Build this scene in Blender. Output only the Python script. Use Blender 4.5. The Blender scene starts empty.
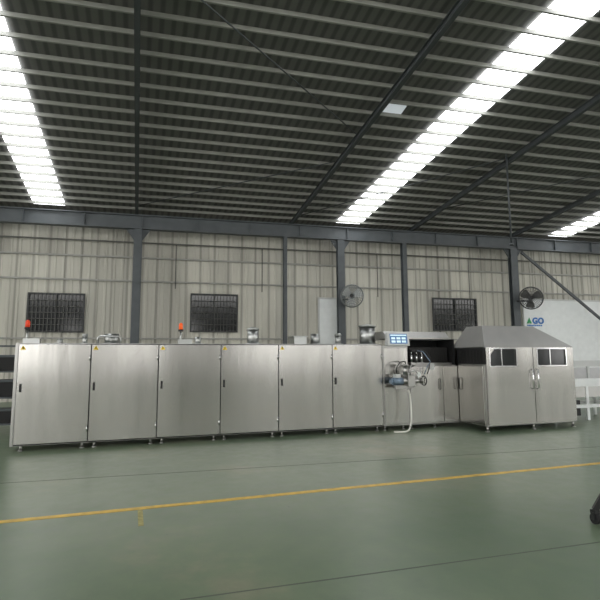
import bpy, bmesh, math, random
from mathutils import Vector, Matrix
random.seed(7)
C = bpy.context.scene.collection
sc = bpy.context.scene
PI = math.pi
R = math.radians
# ------------------------------------------------------------------ camera
FPX = 480.0
CAMH = 1.6
YAW, PITCH, ROLL = -13.5, 6.75, -0.3
cd = bpy.data.cameras.new('camera'); cam = bpy.data.objects.new('camera', cd); C.objects.link(cam)
cd.sensor_width = 36; cd.lens = FPX/600*36; cd.clip_end = 300
M3 = (Matrix.Rotation(R(YAW),3,'Z') @ Matrix.Rotation(R(90+PITCH),3,'X') @ Matrix.Rotation(R(ROLL),3,'Z'))
cam.matrix_world = Matrix.Translation((0,0,CAMH)) @ M3.to_4x4()
sc.camera = cam
CP = Vector((0,0,CAMH))
def ray(px,py): return M3 @ Vector(((px-300)/FPX, (300-py)/FPX, -1))
def ground(px,py,z=0):
    d = ray(px,py); t = (z-CAMH)/d.z; return CP+d*t
def onY(px,py,Y):
    d = ray(px,py); t = Y/d.y; return CP+d*t
# ------------------------------------------------------------------ materials
def lin(c): return tuple((x/12.92 if x<=.04045 else ((x+.055)/1.055)**2.4) for x in [v/255 for v in c])+(1,)
def mat(name, rgb, rough=.6, metal=0, emis=0, noise=0, nscale=5, bump=0, stretch=(1,1,1), rvar=0, spec=.5, aniso=0):
    m = bpy.data.materials.new(name); m.use_nodes = True
    nt = m.node_tree; b = nt.nodes['Principled BSDF']
    c = lin(rgb)
    b.inputs['Base Color'].default_value = c; b.inputs['Roughness'].default_value = rough
    b.inputs['Metallic'].default_value = metal
    b.inputs['Specular IOR Level'].default_value = spec
    if emis:
        b.inputs['Emission Color'].default_value = c; b.inputs['Emission Strength'].default_value = emis
    tc = nt.nodes.new('ShaderNodeTexCoord'); mp = nt.nodes.new('ShaderNodeMapping')
    mp.inputs['Scale'].default_value = stretch
    nt.links.new(tc.outputs['Object'], mp.inputs['Vector'])
    n = nt.nodes.new('ShaderNodeTexNoise'); n.inputs['Scale'].default_value = nscale; n.inputs['Detail'].default_value = 3 if aniso else 6
    if aniso:
        oi = nt.nodes.new('ShaderNodeObjectInfo'); va = nt.nodes.new('ShaderNodeVectorMath'); va.operation='ADD'
        nt.links.new(oi.outputs['Location'], va.inputs[1]); nt.links.new(mp.outputs['Vector'], va.inputs[0])
        nt.links.new(va.outputs[0], n.inputs['Vector'])
        b.inputs['Anisotropic'].default_value = aniso
        tg = nt.nodes.new('ShaderNodeTangent'); tg.direction_type='RADIAL'; tg.axis='Z'
        nt.links.new(tg.outputs['Tangent'], b.inputs['Tangent'])
    else:
        nt.links.new(mp.outputs['Vector'], n.inputs['Vector'])
    if noise:
        r = nt.nodes.new('ShaderNodeValToRGB')
        r.color_ramp.elements[0].position=.3; r.color_ramp.elements[1].position=.7
        r.color_ramp.elements[0].color = tuple(x*(1-noise) for x in c[:3])+(1,)
        r.color_ramp.elements[1].color = tuple(min(1,x*(1+noise)) for x in c[:3])+(1,)
        nt.links.new(n.outputs['Fac'], r.inputs['Fac']); nt.links.new(r.outputs['Color'], b.inputs['Base Color'])
    if rvar:
        mr = nt.nodes.new('ShaderNodeMapRange'); mr.inputs['To Min'].default_value=max(.02,rough-rvar); mr.inputs['To Max'].default_value=rough+rvar
        nt.links.new(n.outputs['Fac'], mr.inputs['Value']); nt.links.new(mr.outputs['Result'], b.inputs['Roughness'])
    if bump:
        bp = nt.nodes.new('ShaderNodeBump'); bp.inputs['Strength'].default_value = bump; bp.inputs['Distance'].default_value=.02
        nt.links.new(n.outputs['Fac'], bp.inputs['Height']); nt.links.new(bp.outputs['Normal'], b.inputs['Normal'])
    return m
STEEL = mat('brushed_stainless', (188,186,182), .22, 1, noise=.1, nscale=1.0, stretch=(3.0,1,.4), rvar=.04, aniso=.5, bump=.28)  # stretched tone noise paints uneven vertical reflections into the steel colour
STEEL3 = mat('folded_stainless', (184,183,180), .45, .75, noise=.08, nscale=1.5)
STEEL2 = mat('stainless_trim', (172,171,168), .3, 1, noise=.03, nscale=3)
POLISH = mat('polished_steel', (220,220,220), .15, 1)
SHADOW = mat('shade_and_crate_black', (18,18,18), .7)  # near-black: painted shade in seams and openings, own colour of the crate tubs
BLACK = mat('black_metal', (26,26,27), .45)
PLATE = mat('baking_plate_iron', (44,43,42), .4, .5)
RUBBER = mat('black_rubber', (20,20,21), .8)
BLUEGREY = mat('blue_grey_paint', (74,79,82), .55, noise=.15, nscale=3)
BEAMM = mat('beam_paint', (78,83,86), .55, noise=.15, nscale=2)
PURL = mat('galvanised_purlin', (146,146,140), .5, 0, noise=.12, nscale=2)
RAFT = mat('rafter_paint', (66,70,72), .6, noise=.1)
WHITE = mat('white_paint', (222,225,224), .6, noise=.04)
YELL = mat('warning_yellow', (235,200,30), .5)
ORANGE = mat('orange_lens', (226,92,30), .3, emis=.3)
RED = mat('red_lens', (200,60,30), .3, emis=.3)
BLUE = mat('blue_enamel', (120,138,156), .35, .4)
GREENL = mat('logo_green', (40,150,90), .5)
BLUEL = mat('logo_blue', (40,110,180), .5)
GLASSD = mat('dark_glass', (30,33,35), .12, spec=.6)
GALV = mat('galvanised_duct', (178,180,178), .35, 1, noise=.05, nscale=4)
HOSE = mat('white_hose', (214,214,205), .5)
YLINE = mat('yellow_floor_paint', (204,168,72), .5, noise=.25, nscale=9)
LIGHTG = mat('light_grey_plastic', (190,192,190), .5)
SKYL = mat('skylight_sheet', (250,252,255), .5, emis=6)
BARS = mat('window_bars', (52,54,54), .6)
BARP = mat('bar_paint', (84,84,80), .6)
FANC = mat('fan_wire', (120,124,124), .45, .4)
FAND = mat('dark_fan_wire', (62,64,66), .5)
REFLECTW = mat('reflection_wall_sheet', (164,163,159), .7, noise=.3, nscale=.5)

def wallmat(zs):
    m = bpy.data.materials.new('wall_cladding'); m.use_nodes=True; nt=m.node_tree; b=nt.nodes['Principled BSDF']
    tc=nt.nodes.new('ShaderNodeTexCoord')
    mp=nt.nodes.new('ShaderNodeMapping'); mp.inputs['Scale'].default_value=(.5,1,.12)
    n=nt.nodes.new('ShaderNodeTexNoise'); n.inputs['Scale'].default_value=1.2; n.inputs['Detail'].default_value=5
    nt.links.new(tc.outputs['Object'],mp.inputs['Vector']); nt.links.new(mp.outputs['Vector'],n.inputs['Vector'])
    r=nt.nodes.new('ShaderNodeValToRGB'); e=r.color_ramp.elements
    e[0].position=.3; e[0].color=lin((150,148,138)); e[1].position=.7; e[1].color=lin((182,180,169))
    nt.links.new(n.outputs['Fac'],r.inputs['Fac'])
    w=nt.nodes.new('ShaderNodeTexWave'); w.wave_type='BANDS'; w.bands_direction='X'; w.inputs['Scale'].default_value=.55; w.inputs['Distortion'].default_value=0
    nt.links.new(tc.outputs['Object'],w.inputs['Vector'])
    r2=nt.nodes.new('ShaderNodeValToRGB'); r2.color_ramp.elements[0].position=.0; r2.color_ramp.elements[0].color=(.62,.62,.62,1); r2.color_ramp.elements[1].position=.12; r2.color_ramp.elements[1].color=(1,1,1,1)
    nt.links.new(w.outputs['Fac'],r2.inputs['Fac'])
    mx=nt.nodes.new('ShaderNodeMix'); mx.data_type='RGBA'; mx.blend_type='MULTIPLY'; mx.inputs[0].default_value=1
    nt.links.new(r.outputs['Color'],mx.inputs[6]); nt.links.new(r2.outputs['Color'],mx.inputs[7])
    sx=nt.nodes.new('ShaderNodeSeparateXYZ'); nt.links.new(tc.outputs['Object'],sx.inputs[0])
    def math_(op,a,bv,c=None):
        q=nt.nodes.new('ShaderNodeMath'); q.operation=op
        for i,v in enumerate((a,bv,c)):
            if v is None: continue
            if isinstance(v,(int,float)): q.inputs[i].default_value=v
            else: nt.links.new(v,q.inputs[i])
        return q.outputs[0]
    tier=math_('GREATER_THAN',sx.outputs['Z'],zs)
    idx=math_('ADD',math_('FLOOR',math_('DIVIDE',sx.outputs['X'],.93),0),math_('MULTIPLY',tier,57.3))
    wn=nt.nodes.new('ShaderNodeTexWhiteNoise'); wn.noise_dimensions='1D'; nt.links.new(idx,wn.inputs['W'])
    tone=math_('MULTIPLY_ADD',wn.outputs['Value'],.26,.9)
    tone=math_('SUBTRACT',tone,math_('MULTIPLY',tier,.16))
    mx2=nt.nodes.new('ShaderNodeVectorMath'); mx2.operation='SCALE'; nt.links.new(mx.outputs[2],mx2.inputs[0]); nt.links.new(tone,mx2.inputs['Scale'])
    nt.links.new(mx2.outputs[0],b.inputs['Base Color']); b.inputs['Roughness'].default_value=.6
    nt.links.new(mx2.outputs[0],b.inputs['Emission Color']); b.inputs['Emission Strength'].default_value=.14  # cladding glows faintly in its own colour, brightness added without a lamp
    return m
def roofmat():
    m = bpy.data.materials.new('roof_sheet'); m.use_nodes=True; nt=m.node_tree; b=nt.nodes['Principled BSDF']
    tc=nt.nodes.new('ShaderNodeTexCoord'); mp=nt.nodes.new('ShaderNodeMapping'); mp.inputs['Rotation'].default_value=(0,0,R(-5))
    nt.links.new(tc.outputs['Object'],mp.inputs['Vector'])
    w=nt.nodes.new('ShaderNodeTexWave'); w.wave_type='BANDS'; w.bands_direction='X'; w.inputs['Scale'].default_value=1.3
    nt.links.new(mp.outputs['Vector'],w.inputs['Vector'])
    r=nt.nodes.new('ShaderNodeValToRGB'); e=r.color_ramp.elements
    e[0].position=.1; e[0].color=lin((86,86,84)); e[1].position=.6; e[1].color=lin((112,111,108))
    nt.links.new(w.outputs['Fac'],r.inputs['Fac']); nt.links.new(r.outputs['Color'],b.inputs['Base Color']); b.inputs['Roughness'].default_value=.65
    return m
def floormat():
    m = bpy.data.materials.new('worn_green_epoxy'); m.use_nodes=True; nt=m.node_tree; b=nt.nodes['Principled BSDF']
    tc=nt.nodes.new('ShaderNodeTexCoord')
    n=nt.nodes.new('ShaderNodeTexNoise'); n.inputs['Scale'].default_value=.4; n.inputs['Detail'].default_value=8; n.inputs['Roughness'].default_value=.65
    nt.links.new(tc.outputs['Object'],n.inputs['Vector'])
    r=nt.nodes.new('ShaderNodeValToRGB'); e=r.color_ramp.elements
    e[0].position=.36; e[0].color=lin((94,111,90)); e[1].position=.68; e[1].color=lin((132,131,112))
    x=e.new(.54); x.color=lin((107,121,99))
    nt.links.new(n.outputs['Fac'],r.inputs['Fac'])
    n2=nt.nodes.new('ShaderNodeTexNoise'); n2.inputs['Scale'].default_value=5; n2.inputs['Detail'].default_value=9; n2.inputs['Roughness'].default_value=.72
    nt.links.new(tc.outputs['Object'],n2.inputs['Vector'])
    r2=nt.nodes.new('ShaderNodeValToRGB'); r2.color_ramp.elements[0].position=.3; r2.color_ramp.elements[0].color=(.82,.82,.82,1); r2.color_ramp.elements[1].position=.7; r2.color_ramp.elements[1].color=(1.12,1.11,1.07,1)
    nt.links.new(n2.outputs['Fac'],r2.inputs['Fac'])
    mx=nt.nodes.new('ShaderNodeMix'); mx.data_type='RGBA'; mx.blend_type='MULTIPLY'; mx.inputs[0].default_value=1
    nt.links.new(r.outputs['Color'],mx.inputs[6]); nt.links.new(r2.outputs['Color'],mx.inputs[7]); nt.links.new(mx.outputs[2],b.inputs['Base Color'])
    mr=nt.nodes.new('ShaderNodeMapRange'); mr.inputs['From Min'].default_value=.3; mr.inputs['From Max'].default_value=.7; mr.inputs['To Min'].default_value=.27; mr.inputs['To Max'].default_value=.42
    nt.links.new(n2.outputs['Fac'],mr.inputs['Value']); nt.links.new(mr.outputs['Result'],b.inputs['Roughness'])
    b.inputs['Specular IOR Level'].default_value=.4
    return m
# ------------------------------------------------------------------ mesh helpers
class MB:
    def __init__(s): s.bm=bmesh.new(); s.mi=0
    def _f(s, vs, smooth=False):
        try: f=s.bm.faces.new(vs)
        except ValueError: return
        f.material_index=s.mi; f.smooth=smooth
    def box(s,x0,x1,y0,y1,z0,z1):
        v=[s.bm.verts.new(p) for p in [(x0,y0,z0),(x1,y0,z0),(x1,y1,z0),(x0,y1,z0),(x0,y0,z1),(x1,y0,z1),(x1,y1,z1),(x0,y1,z1)]]
        for q in [(0,3,2,1),(4,5,6,7),(0,1,5,4),(1,2,6,5),(2,3,7,6),(3,0,4,7)]: s._f([v[i] for i in q])
        return s
    def hexa(s,pts):
        v=[s.bm.verts.new(p) for p in pts]
        for q in [(0,3,2,1),(4,5,6,7),(0,1,5,4),(1,2,6,5),(2,3,7,6),(3,0,4,7)]: s._f([v[i] for i in q])
        return s
    def poly_y(s,pts,y0,y1):
        a=[s.bm.verts.new((x,y0,z)) for x,z in pts]; b=[s.bm.verts.new((x,y1,z)) for x,z in pts]; n=len(pts)
        s._f(a); s._f(b[::-1])
        for i in range(n): s._f([a[i],a[(i+1)%n],b[(i+1)%n],b[i]])
        return s
    def bar(s,p0,p1,w,h=None):
        p0=Vector(p0);p1=Vector(p1);h=h or w;d=(p1-p0).normalized()
        up=Vector((0,0,1)) if abs(d.z)<.95 else Vector((0,1,0))
        a=d.cross(up).normalized()*w/2; b=a.cross(d).normalized()*h/2
        return s.hexa([p0-a-b,p0+a-b,p1+a-b,p1-a-b,p0-a+b,p0+a+b,p1+a+b,p1-a+b])
    def ring(s,c,d,r,seg):
        d=Vector(d).normalized(); up=Vector((0,0,1)) if abs(d.z)<.9 else Vector((1,0,0))
        a=d.cross(up).normalized(); b=a.cross(d).normalized()
        return [s.bm.verts.new(Vector(c)+a*r*math.cos(2*PI*i/seg)+b*r*math.sin(2*PI*i/seg)) for i in range(seg)]
    def cyl(s,p0,p1,r0,r1=None,seg=20):
        r1=r0 if r1 is None else r1; d=Vector(p1)-Vector(p0)
        A=s.ring(p0,d,r0,seg);B=s.ring(p1,d,r1,seg)
        s._f(A[::-1]);s._f(B)
        for i in range(seg): s._f([A[i],A[(i+1)%seg],B[(i+1)%seg],B[i]],True)
        return s
    def tube(s,pts,r,seg=10,closed=False):
        pts=[Vector(p) for p in pts];n=len(pts);rings=[]
        ref=None
        for i,p in enumerate(pts):
            if closed: d=pts[(i+1)%n]-pts[i-1]
            else: d=pts[min(i+1,n-1)]-pts[max(i-1,0)]
            d.normalize()
            if ref is None: ref=d.orthogonal().normalized()
            a=(ref-d*ref.dot(d)).normalized(); ref=a; b=d.cross(a)
            rings.append([s.bm.verts.new(p+a*r*math.cos(2*PI*k/seg)+b*r*math.sin(2*PI*k/seg)) for k in range(seg)])
        m=n if closed else n-1
        for i in range(m):
            A=rings[i];B=rings[(i+1)%n]
            for k in range(seg): s._f([A[k],A[(k+1)%seg],B[(k+1)%seg],B[k]],True)
        if not closed: s._f(rings[0][::-1]); s._f(rings[-1])
        return s
    def build(s,name,m,parent=None,bevel=0,loc=None,rz=0):
        bmesh.ops.recalc_face_normals(s.bm,faces=s.bm.faces)
        me=bpy.data.meshes.new(name); s.bm.to_mesh(me); s.bm.free()
        for q in (m if isinstance(m,(list,tuple)) else [m]): me.materials.append(q)
        o=bpy.data.objects.new(name,me); C.objects.link(o)
        if loc: o.location=loc
        o.rotation_euler.z=rz
        if parent: o.parent=parent
        if bevel:
            bv=o.modifiers.new('bevel','BEVEL'); bv.width=bevel; bv.segments=2; bv.limit_method='ANGLE'
        return o
def tag(o,label,cat,group=None):
    o['label']=label;o['category']=cat
    if group:o['group']=group
    return o
def struct(o): o['kind']='structure'; return o
def thing(name,label,cat,loc=(0,0,0),rz=0,group=None):
    o=bpy.data.objects.new(name,None);o.empty_display_size=.2;C.objects.link(o);o.location=loc;o.rotation_euler=(0,0,rz)
    return tag(o,label,cat,group)
def copy_tree(o,parent=None):
    c=o.copy();C.objects.link(c)
    if parent:c.parent=parent
    for ch in list(o.children):copy_tree(ch,c)
    return c
# ------------------------------------------------------------------ hall
D=20.0
SK=math.tan(R(5))
d=ray(139,424); SL=-d.z/math.hypot(d.x,d.y)
zb0=onY(0,222,19.2).z; zb1=onY(0,207,19.2).z
ZR=zb1+.25
def zroof(y): return ZR+SL*(19.6-y)
def rx(x0,y): return x0+SK*(19.4-y)
XA,XB,YF=-30,55,-12
struct(MB().box(XA,XB,YF,D+.3,-.2,0).build('floor',floormat()))
mb=MB(); x=XA; pts=[]
while x<XB:
    pts+= [(x,D),(x+.18,D),(x+.21,D-.035),(x+.28,D-.035),(x+.31,D)]; x+=.31
bm=mb.bm
zt=zroof(D)-.02
lo=[bm.verts.new((a,b,0)) for a,b in pts];hi=[bm.verts.new((a,b,zt)) for a,b in pts]
for i in range(len(pts)-1): mb._f([lo[i],lo[i+1],hi[i+1],hi[i]])
mb.box(XA,XB,D+.02,D+.15,0,zt)
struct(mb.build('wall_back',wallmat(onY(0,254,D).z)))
# unseen wall behind the viewer, added to shape steel reflections: piers, openings, open above
mb=MB(); x=XA; k=0
wd=[5,3,6.5,2.5,4,7,3.5]; gp=[1.6,2.4,1.2,3.5,1.4,2.0]
while x<XB:
    a=x; b=min(XB,x+wd[k%7]); mb.box(a,b,YF-.2,YF,0,7.5); x=b+gp[k%6]
    if b<XB: mb.box(b,min(XB,x),YF-.2,YF,5.2,7.5); mb.box(b,min(XB,x),YF-.2,YF,0,.9)
    k+=1
struct(mb.build('wall_front_reflection',REFLECTW))
mb=MB(); 
v=[(XA,YF,zroof(YF)),(XB,YF,zroof(YF)),(XB,D+.3,zroof(D+.3)),(XA,D+.3,zroof(D+.3))]
mb.hexa(v+[(a,b,c+.06) for a,b,c in v])
struct(mb.build('ceiling',roofmat()))
# skylights
xs0=[onY(px,py,19.4).x for px,py in ((50,206),(347,223),(556,240))]
for n,x0 in enumerate(xs0+[xs0[0]-12,xs0[2]+12]):
    w=.54
    mb=MB(); p=[]
    for y in (YF+.5,19.3):
        p.append((rx(x0,y)-w,y,zroof(y)-.05)); p.append((rx(x0,y)+w,y,zroof(y)-.05))
    q=[p[0],p[1],p[3],p[2]]
    mb.hexa(q+[(a,b,c+.03) for a,b,c in q])
    struct(mb.build('window_%d'%(n+1 if n<3 else n+4),SKYL))
def roofpt(px,py):
    dd=ray(px,py)
    tt=(ZR+SL*19.6-CAMH)/(dd.z+SL*dd.y); return CP+dd*tt
# small extra translucent patch near the upper middle right
pp=roofpt(394,108)
q=[(pp.x-.28,pp.y-.2,zroof(pp.y-.2)-.05),(pp.x+.28,pp.y-.2,zroof(pp.y-.2)-.05),(pp.x+.28,pp.y+.2,zroof(pp.y+.2)-.05),(pp.x-.28,pp.y+.2,zroof(pp.y+.2)-.05)]
struct(MB().hexa(q+[(a,b,c+.03) for a,b,c in q]).build('window_9',mat('small_skylight',(190,196,200),.5,emis=.7)))
# purlins
y=19.0;first=None
while y>YF+1:
    z=zroof(y)-.06
    if first is None:
        mb=MB(); mb.box(XA,XB,-.025,.025,-.012,0).box(XA,XB,-.025,-.015,-.088,-.012).box(XA,XB,-.025,.025,-.1,-.088)
        o=mb.build('roof_purlin',PURL); first=o
        tag(o,'thin galvanised steel purlin running across under the dark roof sheets','roof beam','roof purlins')
    else: o=first.copy(); C.objects.link(o)
    o.location=(0,y,z); y-=.56
# rafters
RP=[(137,212,'dark steel rafter running straight away above the left column'),
    (290,222,'dark steel rafter sloping up beside the central skylight strip'),
    (408,231,'dark steel rafter between the central and right skylight strips'),
    (507,237,'dark steel rafter reaching down to the rightmost main column'),
    (-95,203,'dark steel rafter left of the leftmost skylight strip')]
RX=[]
for px,py,lab in RP:
    x0=onY(px,py,19.4).x; mb=MB(); RX.append(x0)
    ya,yb=YF+.5,19.5
    for (hw,za,zb_) in ((.06,-.18,-.165),(.01,-.32,-.18),(.06,-.335,-.32)):
        q=[(rx(x0,ya)-hw,ya,zroof(ya)+za),(rx(x0,ya)+hw,ya,zroof(ya)+za),(rx(x0,yb)+hw,yb,zroof(yb)+za),(rx(x0,yb)-hw,yb,zroof(yb)+za)]
        mb.hexa(q+[(a,b,c+zb_-za) for a,b,c in q])
    tag(mb.build('roof_rafter',RAFT),lab,'roof beam')
# thin roof ties between rafters
ties=[(0,1,18.5,14.2,'thin roof tie rod slanting between the left and second rafters near the crane beam'),
      (1,2,18.5,13.0,'thin roof tie rod slanting between the two middle rafters near the crane beam'),
      (0,1,8.0,12.6,'thin roof tie rod slanting between the left and second rafters high in the picture'),
      (2,3,17.0,12.5,'thin roof tie rod slanting between the two right rafters')]
for i,(a,b,ya,yb,lab) in enumerate(ties):
    dz=-.2
    pa=Vector((rx(RX[a],ya)+.1,ya,zroof(ya)+dz)); pb=Vector((rx(RX[b],yb)-.1,yb,zroof(yb)+dz))
    tag(MB().cyl(pa,pb,.018,seg=8).build('tie_rod',RAFT),lab,'rod')
# crane beam
t=thing('crane_beam','long horizontal grey steel beam across the back wall on the columns','beam',(0,19.2,0))
MB().box(XA,XB,-.14,.14,zb1-.04,zb1).build('top_flange',BEAMM,t)
mb=MB().box(XA,XB,-.02,.02,zb0+.04,zb1-.04)
xx=XA+1
while xx<XB: mb.box(xx-.01,xx+.01,-.12,.12,zb0+.04,zb1-.04); xx+=2.1
mb.build('web',BEAMM,t)
MB().box(XA,XB,-.14,.14,zb0,zb0+.04).build('bottom_flange',BEAMM,t)
def column(px,w,lab,brk=True):
    x0=onY(px,300,19.2).x
    t=thing('steel_column',lab,'column',(x0,19.2,0))
    MB().box(-w/2,w/2,-.12,-.1,0,zb0).box(-w/2,w/2,.1,.12,0,zb0).box(-.015,.015,-.1,.1,0,zb0).build('shaft',BLUEGREY,t)
    MB().box(-w/2-.06,w/2+.06,-.18,.18,0,.03).build('base_plate',BLUEGREY,t)
    if brk:
        MB().poly_y([(w/2,zb0-.45),(w/2+.3,zb0-.01),(w/2,zb0-.01)],-.02,.02).build('knee_bracket',BLUEGREY,t)
        MB().poly_y([(-w/2,zb0-.45),(-w/2,zb0-.01),(-w/2-.3,zb0-.01)],-.02,.02).build('knee_bracket',BLUEGREY,t)
    return x0
column(136,.3,'grey steel column behind the second oven door from the left')
column(285,.14,'thin steel column to the left of the white rear door',False)
cx1=column(341,.3,'steel column carrying the fan beside the white rear door')
column(405,.2,'slim steel column above the touch screen',False)
cx2=column(515,.36,'thick steel column carrying the fan left of the logo')
column(-70,.3,'steel column beyond the left window')
column(640,.3,'steel column at the far right in front of the white partition')
for i,(pl,lab) in enumerate([(252,'horizontal steel girt on the back wall just beneath the crane beam'),(277,'horizontal steel girt on the back wall just above the windows'),(338,'horizontal steel girt on the back wall just below the windows')]):
    z=onY(0,pl,19.9).z
    tag(MB().box(XA,XB,19.88,19.96,z-.03,z+.03).build('wall_girt',PURL),lab,'wall rail')
# electrical conduit on the wall
zc=onY(0,236,19.82).z
t=thing('wall_conduit','thin grey pipe running along the back wall under the crane beam','pipe',(0,19.82,zc))
MB().cyl((XA,0,0),(XB,0,0),.03,seg=8).build('main_pipe',BARP,t)
for px in (175,262,378,470):
    xx=onY(px,300,19.82).x; MB().cyl((xx,0,-onY(px,260,19.82).z*.33),(xx,0,0),.02,seg=8).build('drop_pipe',BARP,t)
def win(n,x0,x1,y0,y1):
    a=onY(x0,y0,19.9);b=onY(x1,y1,19.9);X0,X1=a.x,b.x;Z0=b.z;Z1=a.z
    o=struct(MB().box(X0,X1,19.9,19.94,Z0,Z1).build('window_%d'%n,GLASSD))
    f=.06
    mb=MB().box(X0-f,X1+f,19.83,19.9,Z1,Z1+f).box(X0-f,X1+f,19.83,19.9,Z0-f,Z0).box(X0-f,X0,19.83,19.9,Z0,Z1).box(X1,X1+f,19.83,19.9,Z0,Z1)
    xm=(X0+X1)/2; mb.box(xm-.03,xm+.03,19.83,19.9,Z0,Z1); mb.build('window_frame',BARS,o)
    mb=MB(); k=14
    for i in range(1,k): xx=X0+(X1-X0)*i/k; mb.box(xx-.008,xx+.008,19.8,19.82,Z0-.03,Z1+.03)
    for i in range(1,6): zz=Z0+(Z1-Z0)*i/6; mb.box(X0-.03,X1+.03,19.8,19.825,zz-.01,zz+.01)
    mb.build('security_bars',BARP,o)
win(4,30,82,294,331); win(5,192,236,295,331); win(6,433,476,299,330)
a=onY(319,299,19.9);b=onY(336,299,19.9)
o=struct(MB().box(a.x,b.x,19.84,19.93,0,a.z).build('door_1',WHITE))
MB().box(a.x-.06,a.x,19.8,19.93,0,a.z+.06).box(b.x,b.x+.06,19.8,19.93,0,a.z+.06).box(a.x-.06,b.x+.06,19.8,19.93,a.z,a.z+.06).build('door_frame',LIGHTG,o)
MB().cyl((a.x+.12,19.8,1.05),(a.x+.12,19.84,1.05),.03).build('door_handle',BLACK,o)
# white partition right
PY=19.5
a=onY(523,300,PY)
struct(MB().box(a.x,XB-1,PY,PY+.12,0,a.z).build('wall_partition',WHITE))
struct(MB().box(a.x-.04,XB-1,PY-.03,PY+.15,a.z,a.z+.07).build('trim_1',LIGHTG))
def text(body,size,m,loc,name,parent=None):
    cu=bpy.data.curves.new(name,'FONT');cu.body=body;cu.size=size;cu.extrude=.01;cu.offset=.016;cu.space_character=1.08
    o=bpy.data.objects.new(name,cu);C.objects.link(o)
    bpy.context.view_layer.update()
    me=bpy.data.meshes.new_from_object(o.evaluated_get(bpy.context.evaluated_depsgraph_get()))
    bpy.data.objects.remove(o); o=bpy.data.objects.new(name,me);C.objects.link(o);me.materials.clear();me.materials.append(m)
    o.location=loc;o.rotation_euler=(PI/2,0,0)
    if parent:o.parent=parent
    return o
l0=onY(527,323.5,PY-.03)
t=thing('wall_logo','green and blue company logo lettering on the white partition','sign',(l0.x,PY-.02,l0.z))
MB().poly_y([(0,0),(.1,0),(.135,.07),(.17,0),(.28,0),(.14,.29)],-.01,.01).build('logo_mark',GREENL,t)
text('GO',.39,BLUEL,(.32,0,.005),'lettering',t)
mb=MB()
for k in range(8): mb.box(.02+k*.105,.02+k*.105+.08,-.005,.005,-.12,-.055)
mb.build('small_lettering',BLUEL,t)
p0=onY(521,252,19.05);p1=onY(625,339.5,19.05)
tag(MB().bar(p0,p1,.07,.12).build('diagonal_brace',RAFT),'dark steel brace slanting down to the right from the thick column','brace')
rp=roofpt(506,150)
zz=onY(507,243,rp.y).z
t=thing('drop_rod','long thin vertical steel rod hanging from the roof near the right','rod',(rp.x,rp.y,zz))
MB().cyl((0,0,0),(0,0,rp.z-zz-.02),.03,seg=10).build('rod',RAFT,t)
MB().cyl((0,0,-.08),(0,0,0),.06,seg=10).build('end_fitting',RAFT,t)
def fan(px,py,cx,lab,rr,tilt,cm):
    c=onY(px,py,18.6)
    t=thing('wall_fan',lab,'fan',c,tilt,'column fans')
    r=rr
    mb=MB()
    for k in range(6):
        q=r*(1-(k/6)**1.0*.85); yy=-.16*math.sqrt(max(0,1-(q/r)**2))-.02
        mb.tube([(q*math.cos(a*PI/14),yy,q*math.sin(a*PI/14)) for a in range(28)],.009,5,True)
    for a in range(24):
        an=a*PI/12
        mb.tube([(r*f*math.cos(an),-.16*math.sqrt(1-f*f)-.02,r*f*math.sin(an)) for f in (.15,.4,.6,.8,.93,1)],.007,4)
        mb.tube([(r*f*math.cos(an),.14*math.sqrt(1-f*f)+.02,r*f*math.sin(an)) for f in (.15,.5,.8,.93,1)],.007,4)
    mb.tube([(r*math.cos(a*PI/14),0,r*math.sin(a*PI/14)) for a in range(28)],.028,6,True)
    mb.build('cage',cm,t)
    MB().cyl((0,-.08,0),(0,.28,0),.1,.09).build('motor',BLACK,t)
    for k in range(3):
        an=k*2*PI/3+.4; u=Vector((math.cos(an),0,math.sin(an)));w=Vector((-math.sin(an),0,math.cos(an)))
        mb=MB(); pr=[]
        for f,wd,tw in ((.1,.06,.05),(.45,.15,.05),(.75,.2,.04),(.9,.12,.02)):
            p=u*r*f; pr.append((p-w*wd+Vector((0,-tw,0)),p+w*wd+Vector((0,tw,0))))
        for i in range(3):
            a,b=pr[i];c2,d2=pr[i+1];e=Vector((0,.012,0))
            mb.hexa([a,b,d2,c2,a+e,b+e,d2+e,c2+e])
        mb.build('blade',LIGHTG if cm is FANC else BARP,t)
    inv=Matrix.Rotation(-tilt,3,'Z')
    tgt=inv@Vector((cx-c.x,19.06-c.y,-.1))
    MB().tube([(0,.22,0),(0,.3,-.1),tgt],.035,8).build('wall_bracket',BLACK,t)
fan(352,296,cx1,'round wire-cage fan on the column beside the white rear door',.46,R(-25),FANC)
fan(531,298,cx2,'round wire-cage fan on the thick column left of the logo',.5,R(-30),FAND)
# ------------------------------------------------------------------ machine frame
G0=ground(12,453); P0=Vector((G0.x,G0.y,0)); MA=R(4.5)
U=Vector((math.cos(MA),math.sin(MA),0));N=Vector((-math.sin(MA),math.cos(MA),0))
def W(u,v=0,z=0): return P0+U*u+N*v+Vector((0,0,z))
def mloc(px,py,v=0):
    dd=ray(px,py);o=P0+N*v;tt=(o-CP).dot(N)/dd.dot(N);p=CP+dd*tt
    return ((p-P0).dot(U),p.z)
u_end=mloc(383,400)[0]; OW=u_end/6
OH=mloc(14,343)[1]
DEP=1.5
labs=['leftmost stainless oven cabinet in the row, with a beacon at its left corner',
 'second stainless oven cabinet from the left, with a short round vent on top',
 'third stainless oven cabinet from the left, with an orange beacon on top',
 'fourth stainless oven cabinet from the left, with a tall round vent on top',
 'fifth stainless oven cabinet from the left, with a flat duct box on top',
 'sixth stainless oven cabinet from the left, with a wide capped vent on top']
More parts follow.
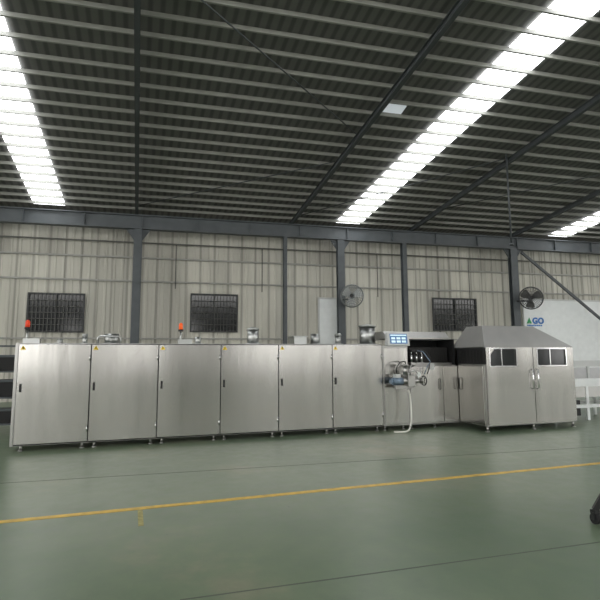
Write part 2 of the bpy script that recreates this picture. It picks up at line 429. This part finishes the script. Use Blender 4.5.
def oven():
    t=thing('oven_cabinet',labs[0],'oven',W(0),MA,'row of oven cabinets')
    MB().box(.001,OW-.001,.03,DEP,.1,OH).build('body',STEEL2,t,.002)
    MB().box(.002,OW-.002,.012,.03,.11,OH-.012).build('dark_seam_sheet',SHADOW,t)  # dark sheet added behind the door, painting the shade of the seams
    d_=MB().box(.009,OW-.009,-.016,.012,.13,OH-.022).build('door',STEEL,t,.005)
    MB().box(.05,.085,-.034,-.016,1.02,1.16).box(.058,.077,-.054,-.034,1.04,1.1).build('latch',BLACK,d_,.003)
    for z in (.35,1.6): MB().cyl((OW-.02,-.026,z-.05),(OW-.02,-.026,z+.05),.011,seg=10).build('hinge',POLISH,d_)
    mb=MB(); c=(.075,OH-.09); s=.045; y=-.019
    mb.poly_y([(c[0]-s,c[1]-s*.6),(c[0]+s,c[1]-s*.6),(c[0],c[1]+s*1.1)],y,y+.0025)
    mb.mi=1; mb.poly_y([(.07,OH-.11),(.08,OH-.11),(.083,OH-.06),(.067,OH-.06)],y-.002,y)
    mb.build('warning_sticker',[YELL,BLACK],d_)
    for x in (.1,OW-.1):
        for y in (.12,DEP-.12):
            MB().cyl((x,y,.02),(x,y,.1),.022,seg=12).cyl((x,y,0),(x,y,.02),.045,seg=14).build('foot',STEEL2,t)
    return t
o1=oven(); ovens=[o1]
for i in range(1,6):
    c=copy_tree(o1); c.location=W(OW*i); c['label']=labs[i]; ovens.append(c)
MB().box(-.05,.0,.0,DEP,.1,OH).build('end_panel',STEEL2,o1,.004)
def vent(px,ytop,rpx,cap,v=.6):
    u,z=mloc(px,ytop,v); i=min(5,int(u//OW)); r=rpx
    t=ovens[i]; x=u-OW*i
    o=MB().cyl((x,v,OH),(x,v,z),r,seg=24).build('vent_stack',GALV,t)
    MB().cyl((x,v,OH),(x,v,OH+.025),r+.05,seg=24).build('flange',GALV,o)
    if cap: MB().cyl((x,v,z),(x,v,z+.03),r*1.12,seg=24).cyl((x,v,z+.03),(x,v,z+.06),r*1.1,.05,seg=24).build('rain_cap',GALV,o)
vent(112,334,.13,False); vent(253,330,.12,True); vent(367,327,.18,True); vent(85,337,.045,True)
vent(198,337,.06,False); vent(315,334,.1,False); vent(338,336,.07,True); vent(60,339,.05,False)
def beacon(px,ytop,v=.3,m=ORANGE):
    u,z=mloc(px,ytop,v); i=min(5,int(u//OW)); x=u-OW*i;t=ovens[i]
    o=MB().cyl((x,v,OH),(x,v,z-.17),.018,seg=10).box(x-.05,x+.22,v-.06,v+.08,OH,OH+.09).build('beacon_stand',GALV,t)
    MB().cyl((x,v,z-.17),(x,v,z-.13),.05,seg=16).build('beacon_base',BLACK,o)
    MB().cyl((x,v,z-.13),(x,v,z-.03),.04,seg=16).cyl((x,v,z-.03),(x,v,z),.04,.02,seg=16).build('beacon_lens',m,o)
beacon(28,320,m=RED); beacon(181,323)
u,z=mloc(299,337,.5);x=u-OW*4
MB().box(x-.14,x+.14,.4,.8,OH,z).box(x-.17,x+.17,.37,.83,z,z+.02).build('duct_box',GALV,ovens[4],.004)
u,z=mloc(98,338,.4);x=u-OW*1
MB().tube([(x,.4,OH),(x,.4,OH+.12),(x+.04,.4,OH+.15),(x+.35,.4,OH+.15),(x+.4,.4,OH+.12),(x+.4,.4,OH)],.02).build('pipe_loop',GALV,ovens[1])
# ------------------------------------------------------------------ control section
u0=u_end+.01; u1=mloc(409,390)[0]; ZC=mloc(395,346)[1]
t=thing('control_cabinet','narrow plain stainless cabinet below the touch screen','cabinet',W(u0),MA)
w=u1-u0
MB().box(0,w-.005,0,DEP,.1,ZC).build('body',STEEL2,t,.006)
MB().box(.03,w-.03,-.012,0,.14,ZC-.05).build('front_panel',STEEL,t,.004)
for x in (.08,w-.1):
    for y in (.12,DEP-.12): MB().cyl((x,y,.02),(x,y,.1),.022,seg=12).cyl((x,y,0),(x,y,.02),.045,seg=14).build('foot',STEEL2,t)
ua,za=mloc(388,332,-.02);ub,zb=mloc(410,346,-.02)
t=thing('touch_screen','grey touch screen control panel tilted on top of the narrow cabinet','control panel',W((ua+ub)/2,-.02,ZC),MA)
hw=(ub-ua)/2; hh=za-ZC
MB().hexa([(-hw,-.0,0.005),(hw,-.0,0.005),(hw,.16,0.005),(-hw,.16,0.005),(-hw,.05,hh),(hw,.05,hh),(hw,.14,hh),(-hw,.14,hh)]).build('housing',LIGHTG,t,.008)
def tp(x,f,o=0): return Vector((x,-0.004-o+.05*f,.01+(hh-.01)*f))
def slab(mb,xa,xb,fa,fb,o0,o1):
    mb.hexa([tp(xa,fa,o1),tp(xb,fa,o1),tp(xb,fa,o0),tp(xa,fa,o0),tp(xa,fb,o1),tp(xb,fb,o1),tp(xb,fb,o0),tp(xa,fb,o0)])
mb=MB();slab(mb,-hw*.8,hw*.8,.14,.88,-.004,.004);scr=mb.build('screen',mat('lcd_blue',(70,110,155),.25,emis=.4),t)
mb=MB();slab(mb,-hw*.74,hw*.74,.72,.82,.004,.006)
for i in range(3):
    for j in range(2): slab(mb,-hw*.68+i*hw*.48,-hw*.68+i*hw*.48+hw*.36,.22+j*.24,.38+j*.24,.004,.006)
mb.build('screen_icons',mat('lcd_light',(190,215,225),.3,emis=.5),scr)
# ------------------------------------------------------------------ filling section
u2=mloc(461,400)[0]; ue0,_=mloc(487,400,-.95); ue1,_=mloc(577,400,-.95)
FV=-.95
t=thing('filling_section','low stainless cabinet with open black baking plate conveyor beside the screen','machine section',W(u1),MA)
w=ue0-u1; ZL=mloc(430,365)[1]; ZH0=mloc(430,339)[1]; ZH1=mloc(430,331)[1]
uu2=w-.035
MB().box(0,uu2,0,DEP,.1,ZL).build('lower_body',STEEL2,t,.006)
xs=[.02,mloc(443,400)[0]-u1,u2-u1]
for k in range(2):
    d_=MB().box(xs[k]+.006,xs[k+1]-.006,-.03,0,.14,ZL-.03).build('door',STEEL,t,.005)
    hx=xs[1]-.09 if k==0 else xs[2]-.07
    MB().tube([(hx,-.03,.85),(hx,-.07,.87),(hx,-.07,1.08),(hx,-.03,1.1)],.01,8).build('handle',BLACK,d_)
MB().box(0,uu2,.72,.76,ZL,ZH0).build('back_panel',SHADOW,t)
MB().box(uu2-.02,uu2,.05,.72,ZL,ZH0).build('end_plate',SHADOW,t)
MB().box(0,.05,.2,.25,ZL,ZH0).build('hood_post',STEEL2,t)
nn=18
for k in range(nn):
    x=.16+(uu2-.24)*k/nn
    pl=MB().hexa([(x,.2,ZL+.07),(x+.05,.2,ZL+.07),(x+.05,.65,ZL+.07),(x,.65,ZL+.07),(x-.03,.18,ZL+.4),(x+.02,.18,ZL+.4),(x+.02,.65,ZL+.4),(x-.03,.65,ZL+.4)]).build('baking_plate',PLATE,t)
MB().box(.14,uu2-.03,.12,.15,ZL,ZL+.05).build('chain_rail',STEEL2,t)
for x in (.1,w-.6):
    for y in (.12,DEP-.12): MB().cyl((x,y,.02),(x,y,.1),.022,seg=12).cyl((x,y,0),(x,y,.02),.045,seg=14).build('foot',STEEL2,t)
t=thing('steel_hood','long sloped stainless hood over the dark opening behind the touch screen','hood',W(u1,0,0),MA)
MB().hexa([(-.4,.2,ZH0+.005),(uu2,.2,ZH0+.005),(uu2,1.2,ZH0+.005),(-.4,1.2,ZH0+.005),(-.4,.38,ZH1),(uu2,.38,ZH1),(uu2,1.1,ZH1),(-.4,1.1,ZH1)]).build('hood_shell',STEEL3,t,.006)
MB().box(-.4,uu2,.17,.2,ZH0+.005,ZH0+.04).build('hood_lip',STEEL2,t)
MB().box(-.35,-.29,1.0,1.06,ZC,ZH0).build('rear_post',STEEL2,t)
t2=thing('dispensing_head','black and chrome nozzle head above the low cabinet beside the screen','machine head',W(u1+.2,.0,ZL),MA)
MB().box(-.14,.2,-.02,.09,.003,.06).build('mounting_plate',STEEL2,t2,.004)
for k in range(5): MB().cyl((-.1+.065*k,.02,.06),(-.1+.065*k,.02,.24),.024,seg=12).cyl((-.1+.065*k,.02,.24),(-.1+.065*k,.02,.3),.014,seg=10).build('cylinder',BLACK if k%2 else POLISH,t2)
MB().box(-.13,.22,-.03,.08,.3,.34).build('cross_bar',BLACK,t2,.004)
for q in (0,.07): MB().tube([(.1-q,-.02,.32),(.18-q,-.12,.3),(.26,-.17,.15-q),(.24-q,-.16,-.05),(.2-q,-.12,-.2)],.009,8).build('air_hose',BLUE if q else BLACK,t2)
MB().box(.3,.42,-.08,-.035,-.1,.04).build('valve_block',LIGHTG,t2,.006)
# batter pump
pu,pz=mloc(407,381,-.25)
t=thing('batter_pump','chrome pump with black handwheel and pipes in front of the low cabinet','pump',W(pu,-.25,pz),MA)
MB().cyl((-.34,0,0),(-.12,0,0),.08).cyl((-.4,0,0),(-.34,0,0),.055).build('motor',BLUE,t)
MB().cyl((-.12,0,0),(.02,0,0),.06).box(-.02,.16,-.09,.09,-.12,.12).build('pump_head',STEEL2,t,.01)
MB().cyl((.16,0,0),(.34,0,0),.045).cyl((.34,0,0),(.37,0,0),.07).build('outlet_pipe',STEEL2,t)
MB().tube([(.07,0,.1),(.07,0,.24),(.1,.03,.3),(.2,.1,.32),(.28,.18,.32)],.028).build('feed_pipe',STEEL2,t)
MB().cyl((-.05,-.02,.12),(-.05,-.02,.32),.05).cyl((-.05,-.02,.32),(-.05,-.02,.36),.075).build('hopper_valve',STEEL2,t)
hwh=MB();hwh.tube([(.42,.1*math.cos(a*PI/10),.1*math.sin(a*PI/10)) for a in range(20)],.013,8,True)
for a in range(3): hwh.tube([(.42,0,0),(.42,.1*math.cos(a*2.094),.1*math.sin(a*2.094))],.008,6)
hwh.cyl((.37,0,0),(.43,0,0),.018);hwh.build('handwheel',BLACK,t)
MB().box(-.3,.12,-.04,.04,-.16,-.09).build('bracket',STEEL2,t,.004)
for a in (-.12,.04): MB().box(a,a+.06,-.03,.215,-.16,-.11).build('mounting_arm',STEEL2,t)
MB().box(-.3,-.18,-.06,.06,.075,.15).build('terminal_box',LIGHTG,t,.005)
MB().tube([(-.24,0,.15),(-.26,-.02,.28),(-.15,.02,.4),(.02,.1,.42),(.1,.16,.3)],.011,8).build('power_cable',BLACK,t)
MB().tube([(.25,0,.04),(.25,-.02,.16),(.2,-.03,.22),(.05,-.05,.2),(.0,-.06,.1)],.016,8).build('bypass_pipe',STEEL2,t)
MB().cyl((.28,.0,.14),(.28,-.03,.14),.05,seg=18).cyl((.28,0,.04),(.28,0,.14),.012,seg=8).build('gauge',WHITE,t)
# hose
a=W(pu+.02,-.25,pz-.19);g=ground(394,433)
pts=[]
ctrl=[a,a+Vector((.03,-.02,-.12)),W(pu+.05,-.3,.35),W(pu+.0,-.34,.15),W(pu-.1,-.36,.03),Vector((g.x,g.y,.022))]
for i in range(len(ctrl)-1):
    p0=ctrl[max(i-1,0)];p1=ctrl[i];p2=ctrl[i+1];p3=ctrl[min(i+2,len(ctrl)-1)]
    for k in range(6):
        f=k/6; pts.append(.5*((2*p1)+(p2-p0)*f+(2*p0-5*p1+4*p2-p3)*f*f+(3*p1-p0-3*p2+p3)*f**3))
pts.append(ctrl[-1])
tag(MB().tube(pts,.018,10).build('drain_hose',HOSE),'white flexible hose hanging from the pump down to the floor','hose')
# ------------------------------------------------------------------ end enclosure
t=thing('end_enclosure','large stainless enclosure with hipped top and windowed double doors','machine enclosure',W(ue0,FV),MA)
EW=ue1-ue0; ED=2.3; ZE=mloc(487,347,FV)[1]
AV=.35
ZT=mloc(505,326,FV+AV)[1]
il=mloc(482,330,FV+AV)[0]-ue0; ir=mloc(533,330,FV+AV)[0]-ue0
cc=EW*.52
MB().box(0,EW,.03,.95,.12,ZL).box(.03,EW,.03,ED,ZL,ZE).box(0,EW,.95,ED,.12,ZL).build('body',STEEL2,t,.004)
MB().hexa([(0,0.0,ZE),(EW,0.0,ZE),(EW,1.15,ZE),(0,1.15,ZE),(il,AV,ZT),(ir,AV,ZT),(ir,.9,ZT),(il,.9,ZT)]).build('hipped_top',STEEL3,t,.004)
for k,(a,b) in enumerate(((.03,cc-.008),(cc+.008,EW-.03))):
    za_,zb_=ZE-.4,ZE-.04
    wa,wb=(a+.1,a+.78) if k==0 else (a+.12,b-.22)
    mb=MB().box(a,b,-.005,.026,.15,za_).box(a,b,-.005,.026,zb_,ZE-.005).box(a,wa,-.005,.026,za_,zb_).box(wb,b,-.005,.026,za_,zb_)
    if k==0: mb.poly_y([(wa,zb_-.14),(wa+.12,zb_),(wa,zb_)],-.005,.026)
    d_=mb.build('door',STEEL,t)
    MB().box(wa,wb,.014,.022,za_,zb_).build('window_pane',GLASSD,d_)
    mb=MB(); xm=wa+(wb-wa)*.45; mb.box(xm-.012,xm+.012,-.002,.014,za_,zb_)
    mb.box(wa-.025,wb+.025,-.014,-.005,zb_,zb_+.025).box(wa-.025,wb+.025,-.014,-.005,za_-.025,za_).box(wa-.025,wa,-.014,-.005,za_,zb_).box(wb,wb+.025,-.014,-.005,za_,zb_)
    mb.build('window_frame',POLISH,d_)
    hx=cc-.07 if k==0 else cc+.07
    MB().tube([(hx,0,.88),(hx,-.055,.9),(hx,-.055,1.28),(hx,0,1.3)],.014,8).build('handle',POLISH,d_)
so=MB().box(-.004,.034,.03,.93,ZL+.02,ZE-.02).build('painted_opening',SHADOW,t)  # flat dark panel, the shade of an opening put into its colour
for k in range(7): MB().box(-.012,-.004,.12+k*.11,.16+k*.11,ZL+.03,ZE-.08).build('plate_edge',PLATE,so)
d_=MB().box(-.028,0,.06,.9,.15,ZL-.01).build('side_door',STEEL,t,.004)
MB().tube([(-.028,.82,.85),(-.07,.82,.87),(-.07,.82,1.1),(-.028,.82,1.12)],.011,8).build('handle',BLACK,d_)
for x in (.06,cc,EW-.06):
    for y in (.1,ED-.1): MB().cyl((x,y,.02),(x,y,.12),.025,seg=12).cyl((x,y,0),(x,y,.02),.05,seg=14).build('foot',STEEL2,t)
# ------------------------------------------------------------------ outfeed conveyor right
t=thing('outfeed_conveyor','pale steel outfeed conveyor leaving the right side of the enclosure','conveyor',W(ue1+.04,-.1),MA)
L=3.2
for y in (0,.75): MB().box(0,L,y,y+.04,.82,1.02).build('side_rail',WHITE,t,.004)
MB().box(.02,L-.02,.05,.74,.95,.98).build('belt',LIGHTG,t)
for x in (.15,1.2,2.3,3.0):
    for y in (0,.75): MB().box(x,x+.08,y,y+.04,0,.82).build('leg',WHITE,t)
for y in (0,.75): MB().box(.15,3.05,y,y+.04,.3,.38).build('lower_brace',WHITE,t)
MB().box(.0,3.0,.01,.03,.56,.82).build('side_cover',STEEL3,t)
for x in (.1,1.3,2.9):
    for y in (0,.75): MB().box(x,x+.07,y,y+.04,1.02,1.4).build('guard_post',LIGHTG,t)
for y in (0,.75): MB().box(.0,2.98,y,y+.04,1.32,1.46).build('guard_rail',LIGHTG,t)
MB().hexa([(.0,.05,1.02),(2.8,.05,1.02),(2.8,.7,1.02),(.0,.7,1.02),(.0,.35,1.27),(2.8,.35,1.27),(2.8,.7,1.27),(.0,.7,1.27)]).build('tray_cover',STEEL3,t,.005)
MB().box(.3,1.1,.1,.6,.1,.48).build('drive_box',BLACK,t,.01)
t=thing('packing_table','white topped table behind the outfeed conveyor','table',W(ue1+.3,1.6),MA)
MB().box(0,2.4,0,1,.86,.91).build('tabletop',WHITE,t,.005)
for x in (.03,2.32):
    for y in (.03,.92): MB().box(x,x+.05,y,y+.05,0,.86).build('leg',STEEL2,t)
# ------------------------------------------------------------------ rack at left edge
rp=onY(-14,400,11.5)
t=thing('storage_rack','dark steel storage rack at the left edge behind the ovens','rack',(rp.x-.4,11.5,0))
for x in (0,1.15):
    for y in (0,.5): MB().box(x,x+.05,y,y+.05,0,1.95).build('post',BLACK,t)
for z in (.2,.75,1.3,1.85): MB().box(0,1.2,0,.55,z,z+.03).build('shelf',BLUEGREY,t)
for z,a,h,lab in ((.234,.35,.3,'dark crate on the lowest shelf of the rack at the left edge'),(.784,.5,.36,'dark crate on the second lowest shelf of the rack at the left edge'),(1.334,.4,.34,'dark crate on the third shelf up of the rack at the left edge')):
    q=thing('storage_crate',lab,'crate',(rp.x-.4+a,11.58,z))
    MB().box(0,.5,0,.38,0,h-.05).build('tub',SHADOW,q,.008); MB().box(-.02,.52,-.02,.4,h-.05,h).build('rim',BLUEGREY,q,.008)
# ------------------------------------------------------------------ floor marks
def strip(name,pa,pb,wd,m,z=.003):
    a=ground(*pa);b=ground(*pb);dv=(b-a).normalized();nn=Vector((-dv.y,dv.x,0))*wd/2
    q=[Vector((p.x,p.y,0.0)) for p in (a-nn,b-nn,b+nn,a+nn)]
    return MB().hexa(q+[p+Vector((0,0,z)) for p in q]).build(name,m)
o=strip('floor_line',(-80,530),(760,447.5),.09,YLINE); tag(o,'long yellow painted line crossing the green floor','floor marking')
o=strip('floor_line',(140,508),(141,526),.05,mat('faded_line',(150,142,90),.6,noise=.3,nscale=20),.002); tag(o,'faded short painted line running toward the viewer from the yellow line','floor marking')
JM=mat('joint_dark',(88,94,84),.7)
for i,(p,q) in enumerate((((-60,487),(660,443)),((180,600),(760,520)))):
    struct(strip('trim_%d'%(i+2),p,q,.015,JM,.0015))
# cart at the lower right
g=ground(596,524)
t=thing('black_cart','black wheeled cart corner at the lower right edge of the floor','cart',(g.x,g.y,0))
MB().cyl((-.02,0,.05),(.02,0,.05),.05,seg=20).build('wheel',RUBBER,t)
MB().box(-.03,.03,-.03,.03,.1,.13).box(-.035,-.025,-.02,.02,.04,.11).box(.025,.035,-.02,.02,.04,.11).build('fork',BLACK,t)
MB().bar((0,0,.13),(.13,-.08,.40),.05).build('leg',BLACK,t)
MB().box(.12,.8,-.35,-.05,.40,.44).build('deck',BLACK,t,.01)
MB().cyl((.6,-.2,.05),(.64,-.2,.05),.05,seg=20).build('wheel',RUBBER,t)
MB().box(.59,.65,-.23,-.17,.1,.40).build('leg',BLACK,t)
# ------------------------------------------------------------------ light
w=bpy.data.worlds.new('world');sc.world=w;w.use_nodes=True
nt=w.node_tree;bg=nt.nodes['Background'];bg.inputs['Color'].default_value=(.96,.95,.93,1);bg.inputs['Strength'].default_value=4.6
sc.view_settings.view_transform='Standard'
sc.view_settings.look='None'
